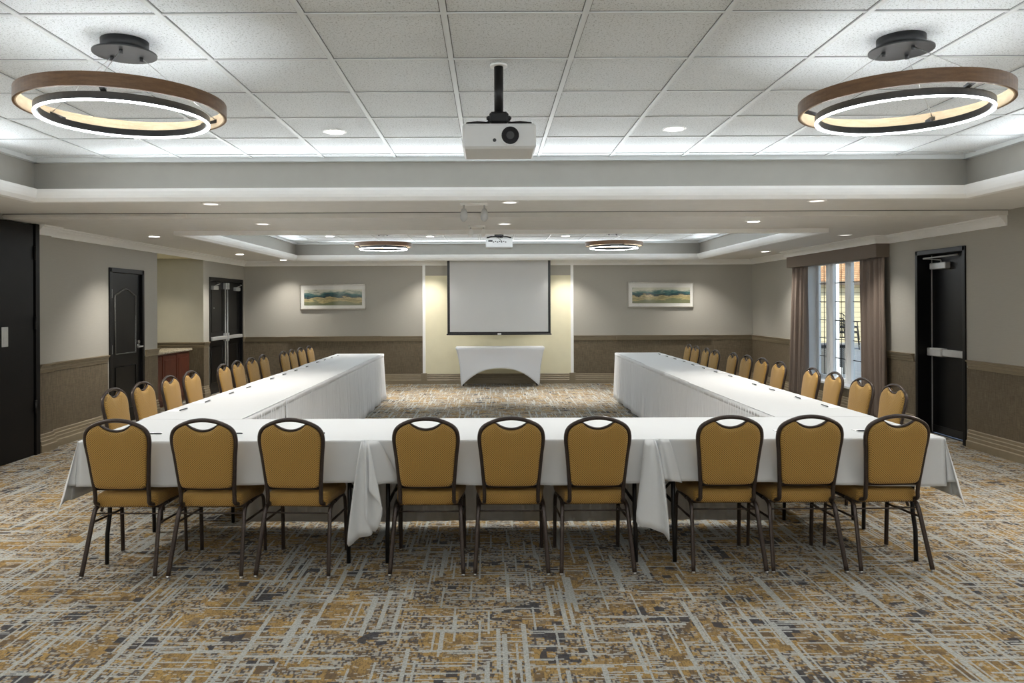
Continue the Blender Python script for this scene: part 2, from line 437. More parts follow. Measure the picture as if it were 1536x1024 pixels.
# cream panel with white strips on the back wall
m=MB(); m.box(-1.33,1.63,YB-.008,YB,.2,2.178); struct('trim_9',m,M['cream'])
m=MB()
for x in (-1.345,1.64): m.box(x-.028,x+.028,YB-.022,YB,.2,ZS2)
struct('trim_10',m,M['white'])
# wainscot panels (fabric) below the rail
def wains(idx,segs):
    m=MB()
    for (x0,x1,y0,y1) in segs: m.box(x0,x1,y0,y1,.19,ZR0+.01)
    struct('trim_%d'%idx,m,M['wains'])
wains(11,[(XL,XL+.006,8.52,D2[0]-.04),(XL,XL+.006,D2[1]+.04,YR0),(XL,XL+.006,YR1,DD[0]-.04),(XL+.05,XL+.056,8.26,8.52),(-6.39,XL,YR1-.006,YR1),(XL,XL+.006,DD[1],YB)])
wains(12,[(XR-.006,XR,YF,DX[0]-.02),(XR-.006,XR,DX[1]+.02,WY0),(XR-.006,XR,WY1,YB),])
m=MB(); m.box(XR-.006,XR,WY0,WY1,.19,WZ0-.03); struct('trim_20',m,M['wains'])
wains(13,[(XL,-1.375,YB-.006,YB),(1.67,XR,YB-.006,YB)])
# profiles: d measured to the left-hand side of the path
RAIL=[(0,ZR0),(.012,ZR0),(.016,ZR0+.02),(.016,ZR0+.028),(.024,ZR0+.034),(.024,ZR0+.056),(.030,ZR0+.062),(.030,ZR0+.075),(.042,ZR0+.08),(.046,ZR1),(0,ZR1)]
BASE=[(0,0),(.040,0),(.040,.075),(.030,.085),(.030,.118),(.022,.126),(.022,.155),(.013,.163),(.013,.190),(.006,.200),(0,.200)]
CROWN=[(0,-.105),(.014,-.105),(.020,-.085),(.038,-.055),(.060,-.035),(.066,-.022),(.085,-.016),(.088,0),(0,0)]
def runs(idx,prof,paths,mat,dz=0):
    m=MB()
    for p in paths: m.sweep([(d,z+dz) for d,z in prof],p)
    return struct(idx,m,mat)
# left-hand side is the room: right wall walked +y (left side = -x), back wall walked -x, left wall walked -y
XP=XL+.05
R_=[[(XR,YF),(XR,DX[0]-.05)],[(XR,DX[1]+.05),(XR,WY0-.03)],[(XR,WY1+.03),(XR,YB),(1.67,YB)],[(-1.375,YB),(XL,YB),(XL,DD[1]+.03)],
    [(XL,DD[0]-.05),(XL,YR1),(-6.38,YR1)],[(XL,YR0),(XL,D2[1]+.05)],[(XL,D2[0]-.05),(XL,8.52),(XP,8.52),(XP,8.26)]]
runs('trim_14',RAIL,R_,M['railpaint'])
B_=[[(XR,YF),(XR,DX[0]-.05)],[(XR,DX[1]+.05),(XR,YB),(XL,YB),(XL,DD[1]+.03)],
    [(XL,DD[0]-.05),(XL,YR1),(-6.38,YR1)],[(XL,YR0),(XL,D2[1]+.05)],[(XL,D2[0]-.05),(XL,8.52),(XP,8.52),(XP,8.26)]]
runs('baseboard_room',BASE,B_,M['railpaint'])
# raised rail lengths and plinth blocks on the back wall
m=MB()
for (x0,x1) in ((-4.09,-2.2),(2.53,4.42)):
    m.sweep([(d+.03 if d>0 else d,z+.004) for d,z in RAIL],[(x1,YB),(x0,YB)])
for x in (-1.345,1.64): m.box(x-.06,x+.06,YB-.05,YB,0,.215)
struct('trim_15',m,M['railpaint'])
# crown: back part of the room, wraps the valance
VX,VY0,VY1=5.10,10.05,13.10
cp=[(XR,YS+.01),(XR,VY0),(VX,VY0),(VX,VY1),(XR,VY1),(XR,YB),(XL,YB),(XL,8.52),(XP,8.52),(XP,8.24)]
m=MB(); m.sweep([(d,z+ZS2) for d,z in CROWN],cp); struct('trim_16',m,M['white'])
m=MB(); m.sweep([(d,z+ZS1) for d,z in CROWN],[(XR,YF),(XR,2.0)]); m.sweep([(d,z+ZS1) for d,z in CROWN],[(XL,2.0),(XL,YF)]); struct('trim_17',m,M['white'])

# ------------------------------------------------------------------ doors
def closer(mb,arm,x,y,z,s,t=1):
    # body on door face (x), arm above; s = direction into room, t = along y
    pass
# partition pocket door, left
d=sthing('door_1')
m=MB(); m.rbox(XL-.02,XL+.075,6.9,8.14,0.005,2.47,.006); m.build('door_leaf',M['blackpanel'],d)
m=MB(); m.box(XL-.02,XL+.085,8.165,8.235,0,ZS2-.002); m.box(XL-.02,XL+.05,8.14,8.165,0,ZS2-.002); m.build('door_frame',M['blackpanel'],d)
m=MB()
for z in (.45,1.35,2.1): m.cyl((XL+.088,8.152,z),.011,.14,12)
m.build('hinge',M['blackmetal'],d)
m=MB(); m.rbox(XL+.075,XL+.082,7.60,7.70,1.19,1.39,.003); m.build('handle',M['alum'],d)
m=MB(); m.box(XL+.081,XL+.083,7.625,7.675,1.22,1.36); m.build('pull_recess',M['chrome'],d)
# panelled door
d=sthing('door_2')
y0,y1,zt=D2
m=MB(); m.box(XL-.1,XL-.02,y0+.05,y1-.05,.005,zt-.05); m.build('door_leaf',M['black'],d)
m=MB(); m.box(XL-.12,XL+.018,y0-.005,y0+.055,0,zt); m.box(XL-.12,XL+.018,y1-.055,y1+.005,0,zt); m.box(XL-.12,XL+.018,y0,y1,zt-.055,zt+.005); m.build('door_frame',M['black'],d,bevel=.004)
m=MB()
ya,yb=y0+.20,y1-.20; X=XL-.02
pts=[(X,ya,.95),(X,ya,1.74)]
for i in range(1,12):
    u=i/12; yy=ya+(yb-ya)*u; pts.append((X,yy,1.74+.085*math.sin(PI*u)**1.6))
pts+=[(X,yb,1.74),(X,yb,.95)]
m.tube(pts,.014,6,closed=True); m.build('door_panel_bead',M['dooredge'],d)
m=MB(); m.tube([(X,ya,.20),(X,ya,.78),(X,yb,.78),(X,yb,.20)],.012,6,closed=True); m.build('door_panel_bead',M['black'],d)
m=MB()
for z in (1.76,1.02): m.rbox(XL-.02,XL-.012,y0+.075,y0+.12,z-.06,z+.06,.002)
m.build('hinge',M['alum'],d)
m=MB(); m.cyl((XL-.02,y1-.12,1.03),.032,.012,20,'x'); m.tube([(XL-.01,y1-.12,1.03),(XL+.05,y1-.12,1.03),(XL+.055,y1-.14,1.028),(XL+.05,y1-.25,1.02)],.011,8); m.cyl((XL-.02,y1-.12,1.09),.022,.02,16,'x'); m.build('door_handle',M['chrome'],d)
# double door
d=sthing('door_3'); y0,y1,zt=DD; ym=(y0+y1)/2; X=XL-.04
m=MB(); m.box(XL-.14,XL+.012,y0-.005,y0+.06,0,zt); m.box(XL-.14,XL+.012,y1-.06,y1+.005,0,zt); m.box(XL-.14,XL+.012,y0,y1,zt-.06,zt+.005); m.build('door_frame',M['black'],d,bevel=.004)
for (a,b,hs) in ((y0+.06,ym-.003,1),(ym+.003,y1-.06,-1)):
    m=MB(); m.box(X-.05,X,a,b,.008,zt-.06)
    m.build('door_leaf',M['black'],d)
    m=MB(); m.tube([(X,a+.15,1.12),(X,a+.15,1.9),(X,b-.15,1.9),(X,b-.15,1.12)],.008,6,closed=True); m.tube([(X,a+.15,.2),(X,a+.15,.85),(X,b-.15,.85),(X,b-.15,.2)],.008,6,closed=True); m.build('door_panel_bead',M['black'],d)
    m=MB(); m.rbox(X,X+.07,a+.03,b-.03,.965,1.03,.008); m.build('push_bar',M['alum'],d)
    yr=b-.055 if hs==1 else a+.055
    m=MB(); m.tube([(X+.03,yr,.03),(X+.03,yr,zt-.10)],.013,8); m.rbox(X,X+.06,yr-.04,yr+.04,zt-.20,zt-.08,.006); m.rbox(X,X+.06,yr-.03,yr+.03,.93,1.08,.006); m.build('vertical_rod',M['alum'],d)
    yc=a+.12 if hs==1 else b-.36
    m=MB(); m.rbox(X,X+.06,yc,yc+.24,zt-.22,zt-.15,.006); m.tube([(X+.04,yc+.1,zt-.15),(X+.11,yc+.16,zt-.11),(X+.02,yc+.22,zt-.075)],.009,6); m.build('door_closer',M['alum'],d)
m=MB(); m.cyl((X,y0+.33,1.55),.012,.006,12,'x'); m.build('peephole',M['chrome'],d)
# exit door, right wall
d=sthing('door_4'); y0,y1,zt=DX; X=XR+.17
m=MB(); m.box(XR-.018,XR+.23,y0-.005,y0+.045,0,zt); m.box(XR-.018,XR+.23,y1-.045,y1+.005,0,zt); m.box(XR-.018,XR+.23,y0,y1,zt-.05,zt+.005); m.build('door_frame',M['black'],d,bevel=.004)
m=MB(); m.box(X,X+.05,y0+.045,y1-.045,.008,zt-.05); m.build('door_leaf',M['black'],d,bevel=.003)
m=MB(); m.box(X-.016,X-.006,y1-.055,y1-.047,.01,zt-.05); m.build('jamb_strip',M['alum'],d)  # thin pale strip along the far jamb
m=MB(); m.rbox(X-.07,X,y0+.07,y1-.06,.955,1.035,.008); m.rbox(X-.085,X,y1-.36,y1-.06,.945,1.045,.01); m.build('push_bar',M['alum'],d)
m=MB(); m.rbox(X-.07,X,y1-.42,y1-.10,2.0,2.08,.008); m.build('door_closer',M['alum'],d)
m=MB(); m.tube([(X-.04,y1-.3,2.08),(X-.05,y1-.3,2.11),(X-.17,y1-.15,2.13),(X-.03,y1-.6,2.155)],.010,6); m.build('closer_arm',M['alum'],d)
m=MB(); m.box(X-.01,X,y0+.05,y1-.05,.01,.10); m.build('door_sweep',M['darkplastic'],d)

# ------------------------------------------------------------------ window
w=sthing('window_1'); XW=XR+.20
m=MB()  # outer frame + stiles
def fr(y0,y1,z0,z1): m.rbox(XW-.03,XW+.014,y0,y1,z0,z1,.006)
fr(WY0,WY1,WZ0,WZ0+.07); fr(WY0,WY1,WZ1-.07,WZ1); fr(WY0,WY0+.07,WZ0,WZ1); fr(WY1-.10,WY1,WZ0,WZ1)
m.build('window_frame',M['white'],w)
panes=[(12.32,12.64),(11.66,12.08),(10.98,11.48),(10.42,10.80)]
edges=[(12.08,12.32),(11.48,11.66),(10.80,10.98)]
for a,b in edges:
    m=MB(); m.rbox(XW-.045,XW+.014,a,(a+b)/2-.004,WZ0+.04,WZ1-.04,.008); m.rbox(XW-.045,XW+.014,(a+b)/2+.004,b,WZ0+.04,WZ1-.04,.008); m.build('mullion',M['white'],w)
for a,b in panes:
    m=MB(); m.box(XW,XW+.006,a,b,WZ0+.07,WZ1-.07); g=m.build('pane',M['glass'],w)
    m=MB(); 
    for k in range(1,6): z=WZ0+.07+(WZ1-WZ0-.14)*k/6; m.box(XW-.006,XW,a,b,z-.006,z+.006)
    m.box(XW-.006,XW,(a+b)/2-.005,(a+b)/2+.005,WZ0+.07,WZ1-.07); m.build('glazing_bar',M['blackmetal'],g)
m=MB(); m.rbox(XR-.03,XW-.03,WY0-.03,WY1+.03,WZ0-.03,WZ0+.005,.006); m.build('window_sill',M['white'],w)
m=MB(); m.box(XR-.002,XW-.03,WY1-.012,WY1+.02,WZ0,WZ1); m.box(XR-.002,XW-.03,WY0-.02,WY0+.012,WZ0,WZ1); m.box(XR-.002,XW-.03,WY0,WY1,WZ1-.01,WZ1+.02); m.build('window_reveal',M['white'],w)
# valance and curtains
m=MB(); m.rbox(VX,XR,VY0,VY1,2.20,ZS2-.002,.006); o=m.build('valance',M['valance'])
tag(o,'long taupe fabric covered valance box above the window','valance')
def curtain(name,label,ya,yb,ybot0,ybot1,x,folds,seed):
    rnd=random.Random(seed); ph=[rnd.uniform(.75,1.25) for _ in range(folds+2)]
    def fn(u,v):
        z=2.195*(1-v)+.015*v
        t0=v**1.3
        a=ya*(1-t0)+ybot0*t0; b=yb*(1-t0)+ybot1*t0
        k=u*folds; i=int(min(k,folds-1)); 
        amp=.030*(1+.5*v)*ph[i]
        return (x-amp*math.sin(2*PI*k)-.012*math.sin(2*PI*k*.5+2*v), a+(b-a)*u+.006*math.sin(9*v+i), z)
    m=MB(); m.grid(fn,folds*12,24); o=m.build(name,M['drape'],solid=.004)
    return tag(o,label,'curtain','taupe curtains at the window')
curtain('curtain','taupe floor length curtain gathered beside the black exit door',10.02,10.70,9.98,10.62,5.20,8,1)
curtain('curtain','taupe floor length curtain gathered at the far side of the window',12.46,13.06,12.50,13.22,5.20,7,2)

# ------------------------------------------------------------------ outside
g=MB(); g.box(XR+.24,24,2,46,-.08,-.02); struct('ground',g,plain('patio_concrete',(.34,.36,.37),.8,noise=.12,scale=3))
def mk_siding():
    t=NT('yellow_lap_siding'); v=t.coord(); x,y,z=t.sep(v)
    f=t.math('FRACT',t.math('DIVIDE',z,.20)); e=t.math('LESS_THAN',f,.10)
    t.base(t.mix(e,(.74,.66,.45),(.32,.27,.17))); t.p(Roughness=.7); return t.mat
M['siding']=mk_siding()
def mk_shingle():
    t=NT('terracotta_roof_tiles'); v=t.coord()
    b=t.node('ShaderNodeTexBrick'); t.l.new(t.map(v,(1,1,1),rot=(PI/2,0,0)),b.inputs['Vector']); b.inputs['Color1'].default_value=(.62,.33,.16,1); b.inputs['Color2'].default_value=(.80,.52,.28,1); b.inputs['Mortar'].default_value=(.25,.10,.05,1); b.inputs['Scale'].default_value=3.0
    t.base(b.outputs[0]); t.p(Roughness=.7); return t.mat
M['shingle']=mk_shingle()
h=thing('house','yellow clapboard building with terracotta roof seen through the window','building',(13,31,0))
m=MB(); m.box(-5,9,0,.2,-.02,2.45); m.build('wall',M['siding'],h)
m=MB(); m.box(-5.2,9.2,-.42,-.36,2.32,2.46); m.build('fascia',M['valance'],h)
m=MB(); m.add([(-5.2,-.40,2.44),(9.2,-.40,2.44),(9.2,3.2,4.6),(-5.2,3.2,4.6),(-5.2,-.40,2.36),(9.2,-.40,2.36),(9.2,3.2,4.5),(-5.2,3.2,4.5)],[(0,1,2,3),(7,6,5,4),(0,4,5,1),(1,5,6,2),(2,6,7,3),(3,7,4,0)]); m.build('roof',M['shingle'],h)
# near post and side wing seen through the far pane
m=MB(); m.box(7.16,7.30,15.9,16.04,-.02,3.2); m.box(7.12,7.34,15.86,16.08,-.02,.25); o=m.build('porch_post',M['white'],bevel=.01); tag(o,'white square porch post standing on the patio outside','post')
def mk_wicker():
    t=NT('grey_wicker'); v=t.coord(); x,y,z=t.sep(v)
    s=t.math('MULTIPLY',t.math('SINE',t.math('MULTIPLY',t.math('ADD',x,y),120)),t.math('SINE',t.math('MULTIPLY',z,150)))
    t.base(t.ramp(t.math('ADD',t.math('MULTIPLY',s,.5),.5),[(.2,(.05,.05,.05)),(.8,(.28,.27,.25))])); return t.mat
p=thing('planter_box','grey wicker planter box on the patio beyond the window','planter',(7.75,17.6,-.02))
m=MB(); m.rbox(-.45,.35,-.35,.35,0,.62,.02); m.build('box',mk_wicker(),p)
m=MB(); m.rbox(-.48,.38,-.38,.38,.60,.66,.01); m.build('rim',M['blackmetal'],p)
def patio_chair(label,loc):
    t=thing('patio_chair',label,'chair',loc,.3,'stacked patio chairs outside')
    m=MB(); m.rbox(-.27,.27,-.26,.26,.40,.43,.01); 
    m.build('seat',M['darkplastic'],t)
    m=MB(); m.tube([(-.26,.26,.42),(-.27,.34,.80),(-.15,.36,.90),(.15,.36,.90),(.27,.34,.80),(.26,.26,.42)],.018,6)
    for k in range(5): m.tube([(-.18+.09*k,.27,.42),(-.18+.09*k,.35,.88)],.010,5)
    m.build('backrest',M['darkplastic'],t)
    for sx in (-1,1):
        m=MB(); m.tube([(sx*.27,-.26,.62),(sx*.28,.30,.64)],.02,6); m.build('armrest',M['darkplastic'],t)
        for sy in (-1,1):
            m=MB(); m.tube([(sx*.25,sy*.23,.62 if sy<0 else .42),(sx*.29,sy*.29,0)],.018,6); m.build('leg',M['darkplastic'],t)
    return t
for k in range(3): patio_chair(('bottom','middle','top')[k]+' chair of the dark stack on the patio outside',(12.3,26.3,-.02+.17*k))

# ------------------------------------------------------------------ counter in recess
cb=thing('base_cabinet','mahogany red base cabinet under the granite counter in the alcove','cabinet',(0,0,0))
m=MB(); m.box(-5.75,-5.14,YR0+.03,12.93,.09,.835); m.box(-5.75,-5.20,YR0+.05,12.91,0,.09); m.build('body',M['redwood'],cb)
for a,b in ((YR0+.06,11.83),(11.85,12.36),(12.38,12.90)):
    m=MB(); m.rbox(-5.14,-5.118,a,b,.12,.81,.004); m.rbox(-5.122,-5.112,a+.07,b-.07,.19,.74,.004); dd=m.build('door',M['redwood'],cb)
m=MB(); m.rbox(-5.78,-5.09,YR0+.02,12.97,.836,.872,.008); o=m.build('countertop',M['granite']); tag(o,'speckled beige granite countertop in the left alcove','countertop')

# ------------------------------------------------------------------ display table, screen, art
def folding_table(name,label,cx,cy,L,Wd,H,rz,group,feet=True):
    t=thing(name,label,'table',(cx,cy,0),rz,group)
    m=MB(); m.rbox(-L/2+.01,L/2-.01,-Wd/2+.01,Wd/2-.01,H-.035,H,.008); m.build('tabletop',M['paper'],t)
    for sx in (-1,1):
        x=sx*(L/2-.12)
        for sy in (-1,1):
            m=MB(); y=sy*(Wd/2-.12)
            m.tube([(x,y*.92,H-.04),(x,y*.94,.30),(x,y*1.04,.19),(x,y*1.06,.004)],.0135,8); m.build('leg',M['blackmetal'],t)
        m=MB(); m.tube([(x,-(Wd/2-.12)*.93,.36),(x,(Wd/2-.12)*.93,.36)],.010,6); m.tube([(x,-(Wd/2-.12)*.92,H-.07),(x,(Wd/2-.12)*.92,H-.07)],.012,6); m.tube([(x,0,.36),(x-sx*.34,0,H-.045)],.009,6); m.build('brace',M['blackmetal'],t)
    return t
TX0,TX1,TY0,TY1,TZ=-.685,1.045,14.72,15.22,.755
folding_table('folding_table','folding table hidden under the white stretch cover below the screen',(TX0+TX1)/2,(TY0+TY1)/2,1.68,.46,.735,0,None)
def spandex():
    m=MB(); n=28
    cx=(TX0+TX1)/2; hw=(TX1-TX0)/2
    def face(y,sgn):
        def fn(u,v):
            s=u*2-1
            x=s*hw*(1-.125*min(1,v*1.9)**.8*(1-.18*math.sin(PI*min(1,v))))
            arch=.345*(1-abs(s)**2.3)+.012
            z=TZ*(1-v)+arch*v
            return (cx+x, y+sgn*.03*math.sin(PI*v)*(1), z)
        m.grid(fn,n*2,14)
    face(TY0,1); face(TY1,-1)
    for s in (-1,1):
        def fn(u,v):
            y=TY0+(TY1-TY0)*u; k=u*2-1
            x=s*hw*(1-.125*min(1,v*1.9)**.8*(1-.18*math.sin(PI*min(1,v))))
            arch=.25*(1-abs(k)**2.3)+.012
            return (cx+x-s*.04*(1-k*k)*v, y, TZ*(1-v)+arch*v)
        m.grid(fn,14,14)
    m.grid(lambda u,v:(TX0+(TX1-TX0)*u,TY0+(TY1-TY0)*v,TZ+.004),8,4,False)
    o=m.build('table_cover',M['spandex'],solid=.004)
    tag(o,'white stretch spandex cover with arched hem on the table under the screen','table cover')
spandex()
ps=thing('projection_screen','large grey white pull down projection screen with black border','projection screen',(0.163,14.92,0))
m=MB(); m.box(-.965,.965,-.002,.002,1.055,ZS2-.01); m.build('screen_fabric',M['screen'],ps)
m=MB(); m.box(-1.013,-.965,-.003,.003,1.02,ZS2-.01); m.box(.965,1.013,-.003,.003,1.02,ZS2-.01); m.box(-1.013,1.013,-.003,.003,1.015,1.056); m.build('border',M['darkplastic'],ps)
m=MB(); m.rbox(-1.03,1.03,-.014,.014,.995,1.020,.005); m.build('bottom_bar',M['darkplastic'],ps)
m=MB(); m.rbox(-.03,.04,-.020,-.013,1.0,1.032,.002); m.build('pull_tab',M['paper'],ps)
m=MB(); m.rbox(-1.05,1.05,-.05,.05,ZS2-.03,ZS2-.001,.006); m.build('case',M['white'],ps)
def art(label,x,z,mat):
    t=thing('framed_picture',label,'picture',(x,YB-.03,z),0,'framed pictures on the back wall'); hw,hh=.665,.255
    m=MB()
    pr=.022
    for a,b,c_,d_ in ((-hw,hw,hh-pr,hh),(-hw,hw,-hh,-hh+pr),(-hw,-hw+pr,-hh,hh),(hw-pr,hw,-hh,hh)): m.rbox(a,b,-.012,.026,c_,d_,.004)
    m.build('frame',M['silverframe'],t)
    m=MB(); m.box(-hw+.01,hw-.01,.004,.012,-hh+.01,hh-.01); m.build('mat_board',M['mat'],t)
    m=MB(); m.box(-hw+.09,hw-.075,.001,.004,-hh+.085,hh-.11); m.build('painting',mat,t)
    m=MB(); m.box(-hw+.02,hw-.02,-.006,-.004,-hh+.02,hh-.02); m.build('glass',M['artglass'],t)
art('silver framed olive and black hill landscape, left of the screen',-3.18,1.76,M['art1'])
art('silver framed teal and gold hill landscape, right of the screen',3.425,1.775,M['art2'])

# ------------------------------------------------------------------ projectors
def projector(label,loc,rz,ztop):
    # loc = centre of body; lens towards local -y
    t=thing('projector',label,'projector',loc,rz,'ceiling projectors')
    m=MB(); m.rbox(-.186,.186,-.15,.15,-.064,.064,.012); m.build('body',M['projector'],t)
    m=MB(); m.cyl((.055,-.158,.0),.052,.02,32,'y'); m.build('lens_ring',M['projector'],t)
    m=MB(); m.cyl((.055,-.162,.0),.044,.02,32,'y'); l=m.build('lens',M['lens'],t)
    m=MB(); m.cyl((.055,-.164,.0),.020,.01,24,'y'); m.build('lens_barrel',M['darkplastic'],l)
    m=MB(); m.cyl((-.024,-.153,-.022),.009,.006,16,'y'); m.build('sensor',M['darkplastic'],t)
    m=MB()
    for i in range(7): m.box(-.10+.028*i,-.10+.028*i+.018,.149,.153,.005+(i%2)*.008,.020+(i%2)*.008)
    m.box(.09,.15,.149,.153,.015,.04); m.build('port',M['darkplastic'],t)
    m=MB(); m.rbox(-.05,.05,-.05,.05,.088,.150,.012); m.rbox(-.065,.065,-.04,.04,.105,.13,.008); 
    for sx in (-1,1):
        m.tube([(sx*.05,0,.098),(sx*.11,-.02,.098),(sx*.165,-.05,.085),(sx*.17,-.05,.064)],.008,6)
        m.tube([(sx*.05,0,.098),(sx*.11,.03,.098),(sx*.165,.06,.085),(sx*.17,.06,.064)],.008,6)
    m.build('mount_arm',M['blackmetal'],t)
    m=MB(); m.cyl((0,0,.14),.024,ztop-loc[2]-.14,20); m.build('mount_pole',M['blackmetal'],t)
    m=MB(); m.cyl((0,0,ztop-loc[2]-.012),.045,.011,24); m.build('ceiling_plate',M['white'],t)
    m=MB(); m.tube([(-.03,.0,.11),(-.05,.03,.08),(-.02,.05,.075),(.0,.03,.10)],.004,5); m.tube([(.02,0,.11),(.03,.08,.085),(.0,.16,.06),(-.04,.165,.02)],.004,5); m.build('cable',M['darkplastic'],t)
    return t
projector('white ceiling projector with big dark lens, nearest the camera',(.047,3.98,2.448),0,ZT1)
projector('white ceiling projector seen from behind, far over the inner carpet',(.12,10.65,2.445),PI,ZT2)

# ------------------------------------------------------------------ chandeliers
def chandelier(label,x,y,zc):
    t=thing('ring_chandelier',label,'chandelier',(x,y,0),.35,'ring chandeliers')
    R=.455; z0,z1=2.513,2.574
    m=MB(); m.lathe([(R,z0),(R,z1),(R-.010,z1),(R-.010,z0)],n=96,closed=True); o=m.build('wood_ring',M['ringwood'],t)
    m=MB(); m.lathe([(R-.010,z0+.001),(R-.010,z1-.001),(R-.016,z1-.001),(R-.016,z0+.001)],n=96,closed=True); m.build('lit_ring_face',M['ringlit'],t)  # inner face of the wood ring, coloured as lit
    r=.378
    m=MB(); m.lathe([(r,2.480),(r,2.512),(r-.022,2.512),(r-.022,2.480)],n=96,closed=True); o=m.build('black_ring',M['chandblack'],t)
    m=MB(); m.lathe([(r-.001,2.473),(r,2.480),(r-.010,2.480),(r-.010,2.473)],n=96,closed=True); o=m.build('led_strip',M['led'],t)
    m=MB(); m.lathe([(r-.006,2.512),(r-.006,2.5124),(r-.016,2.5124),(r-.016,2.512)],n=96,closed=True); o=m.build('uplight_strip',M['ledup'],t)
    for k in range(3):
        a=2*PI*k/3+.4; ca,sa=math.cos(a),math.sin(a)
        m=MB(); 
        px,py=-sa*.012,ca*.012
        vs=[]
        for rad,z in ((r-.012,2.510),(r-.012,2.522),(R-.014,2.552),(R-.014,2.535)):
            vs += [(ca*rad+px,sa*rad+py,z),(ca*rad-px,sa*rad-py,z)]
        m.add(vs,[(0,2,4,6),(1,7,5,3),(0,1,3,2),(2,3,5,4),(4,5,7,6),(6,7,1,0)]); m.build('bracket',M['chandblack'],t)
        m=MB(); m.tube([(ca*.075,sa*.075,zc-.065),(ca*(R-.02),sa*(R-.02),2.552)],.0016,5); m.build('wire',M['chrome'],t)
    m=MB(); m.cyl((0,0,zc-.058),.106,.057,40); m.cyl((0,0,zc-.065),.142,.008,40)
    for k in range(3):
        a=2*PI*k/3+.4; m.cyl((math.cos(a)*.075,math.sin(a)*.075,zc-.085),.009,.024,10)
    m.build('canopy',M['chandblack'],t,fix=False)
CH=[(-1.728,3.60,ZT1,'large wood and black ring chandelier at the upper left'),(1.949,3.60,ZT1,'large wood and black ring chandelier at the upper right'),
    (-1.70,12.06,ZT2,'small looking distant ring chandelier left of the screen'),(1.957,12.06,ZT2,'small looking distant ring chandelier right of the screen')]
for x,y,z,l in CH: chandelier(l,x,y,z)

# ------------------------------------------------------------------ downlights
def downlight(x,y,z,label,power,lens='warmlens',r=.065,size=115,blend=.9,col=(1,.94,.86),group='recessed downlights'):
    t=thing('downlight',label,'downlight',(x,y,z),0,group)
    m=MB(); m.lathe([(r+.022,-.001),(r+.020,-.006),(r,-.008),(r-.002,-.004),(r-.002,0)],n=28); m.build('trim_ring',M['white'],t,fix=False)
    m=MB(); m.cyl((0,0,-.006),r-.004,.004,24); m.build('lens',M[lens],t)
    if power:
        L=bpy.data.lights.new('downlight_lamp','SPOT'); L.energy=power; L.color=col; L.spot_size=math.radians(size); L.spot_blend=blend; L.shadow_soft_size=.05
        o=bpy.data.objects.new('downlight_lamp',L); COL.objects.link(o); o.location=(0,0,-.02); o.parent=t
P0=150
dl=[(-1.12,5.49,ZT1,'bright downlight in the front ceiling tiles left of the projector',P0*.6,'warmlens',110),
    (1.32,5.44,ZT1,'bright downlight in the front ceiling tiles right of the projector',P0*.6,'warmlens',110),
    (-2.58,7.02,ZS1,'downlight in the beam soffit over the left table row',P0*.55,'dimlens',110),
    (.18,7.0,ZS1,'downlight in the beam soffit right of the emergency light',P0*.5,'dimlens',110),
    (3.0,6.98,ZS1,'downlight in the beam soffit over the right table row',P0*.55,'dimlens',110),
    (-2.47,8.25,ZS2,'left downlight just in front of the far ceiling tray',P0*.7,'dimlens',110),
    (.155,8.35,ZS2,'small downlight above the far projector',P0*.4,'dimlens',110),
    (2.84,8.2,ZS2,'right downlight just in front of the far ceiling tray',P0*.7,'warmlens',110),
    (-4.29,9.70,ZS2,'downlight above the black panelled door',P0*.9,'warmlens',110),
    (-4.34,13.15,ZS2,'downlight near the black double doors',P0*.8,'warmlens',110),
    (-4.05,14.85,ZS2,'downlight in the back left ceiling corner',P0*.6,'warmlens',110),
    (-1.22,14.86,ZS2,'downlight left of the projection screen top',P0*.6,'warmlens',110),
    (1.48,14.86,ZS2,'downlight right of the projection screen top',P0*.6,'warmlens',110),
    (4.12,14.75,ZS2,'downlight in the back right corner of the tray moulding',P0*.6,'warmlens',110),
    (4.70,13.0,ZS2,'downlight between the curtain and the back wall',P0*.8,'warmlens',110),
    (4.62,9.9,ZS2,'dim downlight in front of the valance',P0*.5,'dimlens',110),
    (-2.75,13.0,ZT2,'downlight in the far tray tiles left of the distant chandelier',P0*.7,'warmlens',90),
    (-1.04,13.1,ZT2,'downlight in the far tray tiles right of the distant left chandelier',P0*3.0,'warmlens',66),
    (1.30,13.1,ZT2,'downlight in the far tray tiles left of the distant right chandelier',P0*3.0,'warmlens',66),
    (-2.62,3.9,0,None,0,None,0)]
for d in dl:
    if d[3]: downlight(d[0],d[1],d[2]-.0005,d[3],d[4],d[5],size=d[6])
downlight(-5.55,12.3,2.409,'downlight in the cream alcove ceiling above the counter',45,'warmlens',size=120,col=(1,.9,.7))
# unseen downlights added as fill over the outer aisles and behind the camera (the same fixtures, out of the frame)
for k,(x,y,p) in enumerate(((-4.4,5.2,260),(4.6,5.2,260),(-4.4,2.0,200),(4.6,2.0,200),(-3.0,0.1,260),(.1,0.1,260),(3.2,0.1,260))):
    downlight(x,y,ZS1-.0005,('added downlight over the left aisle beyond the frame edge','added downlight over the right aisle beyond the frame edge','added left rear aisle fill downlight','added right rear aisle fill downlight','added left fill downlight behind the camera','added middle fill downlight behind the camera','added right fill downlight behind the camera')[k],p,'warmlens',size=150,blend=1)
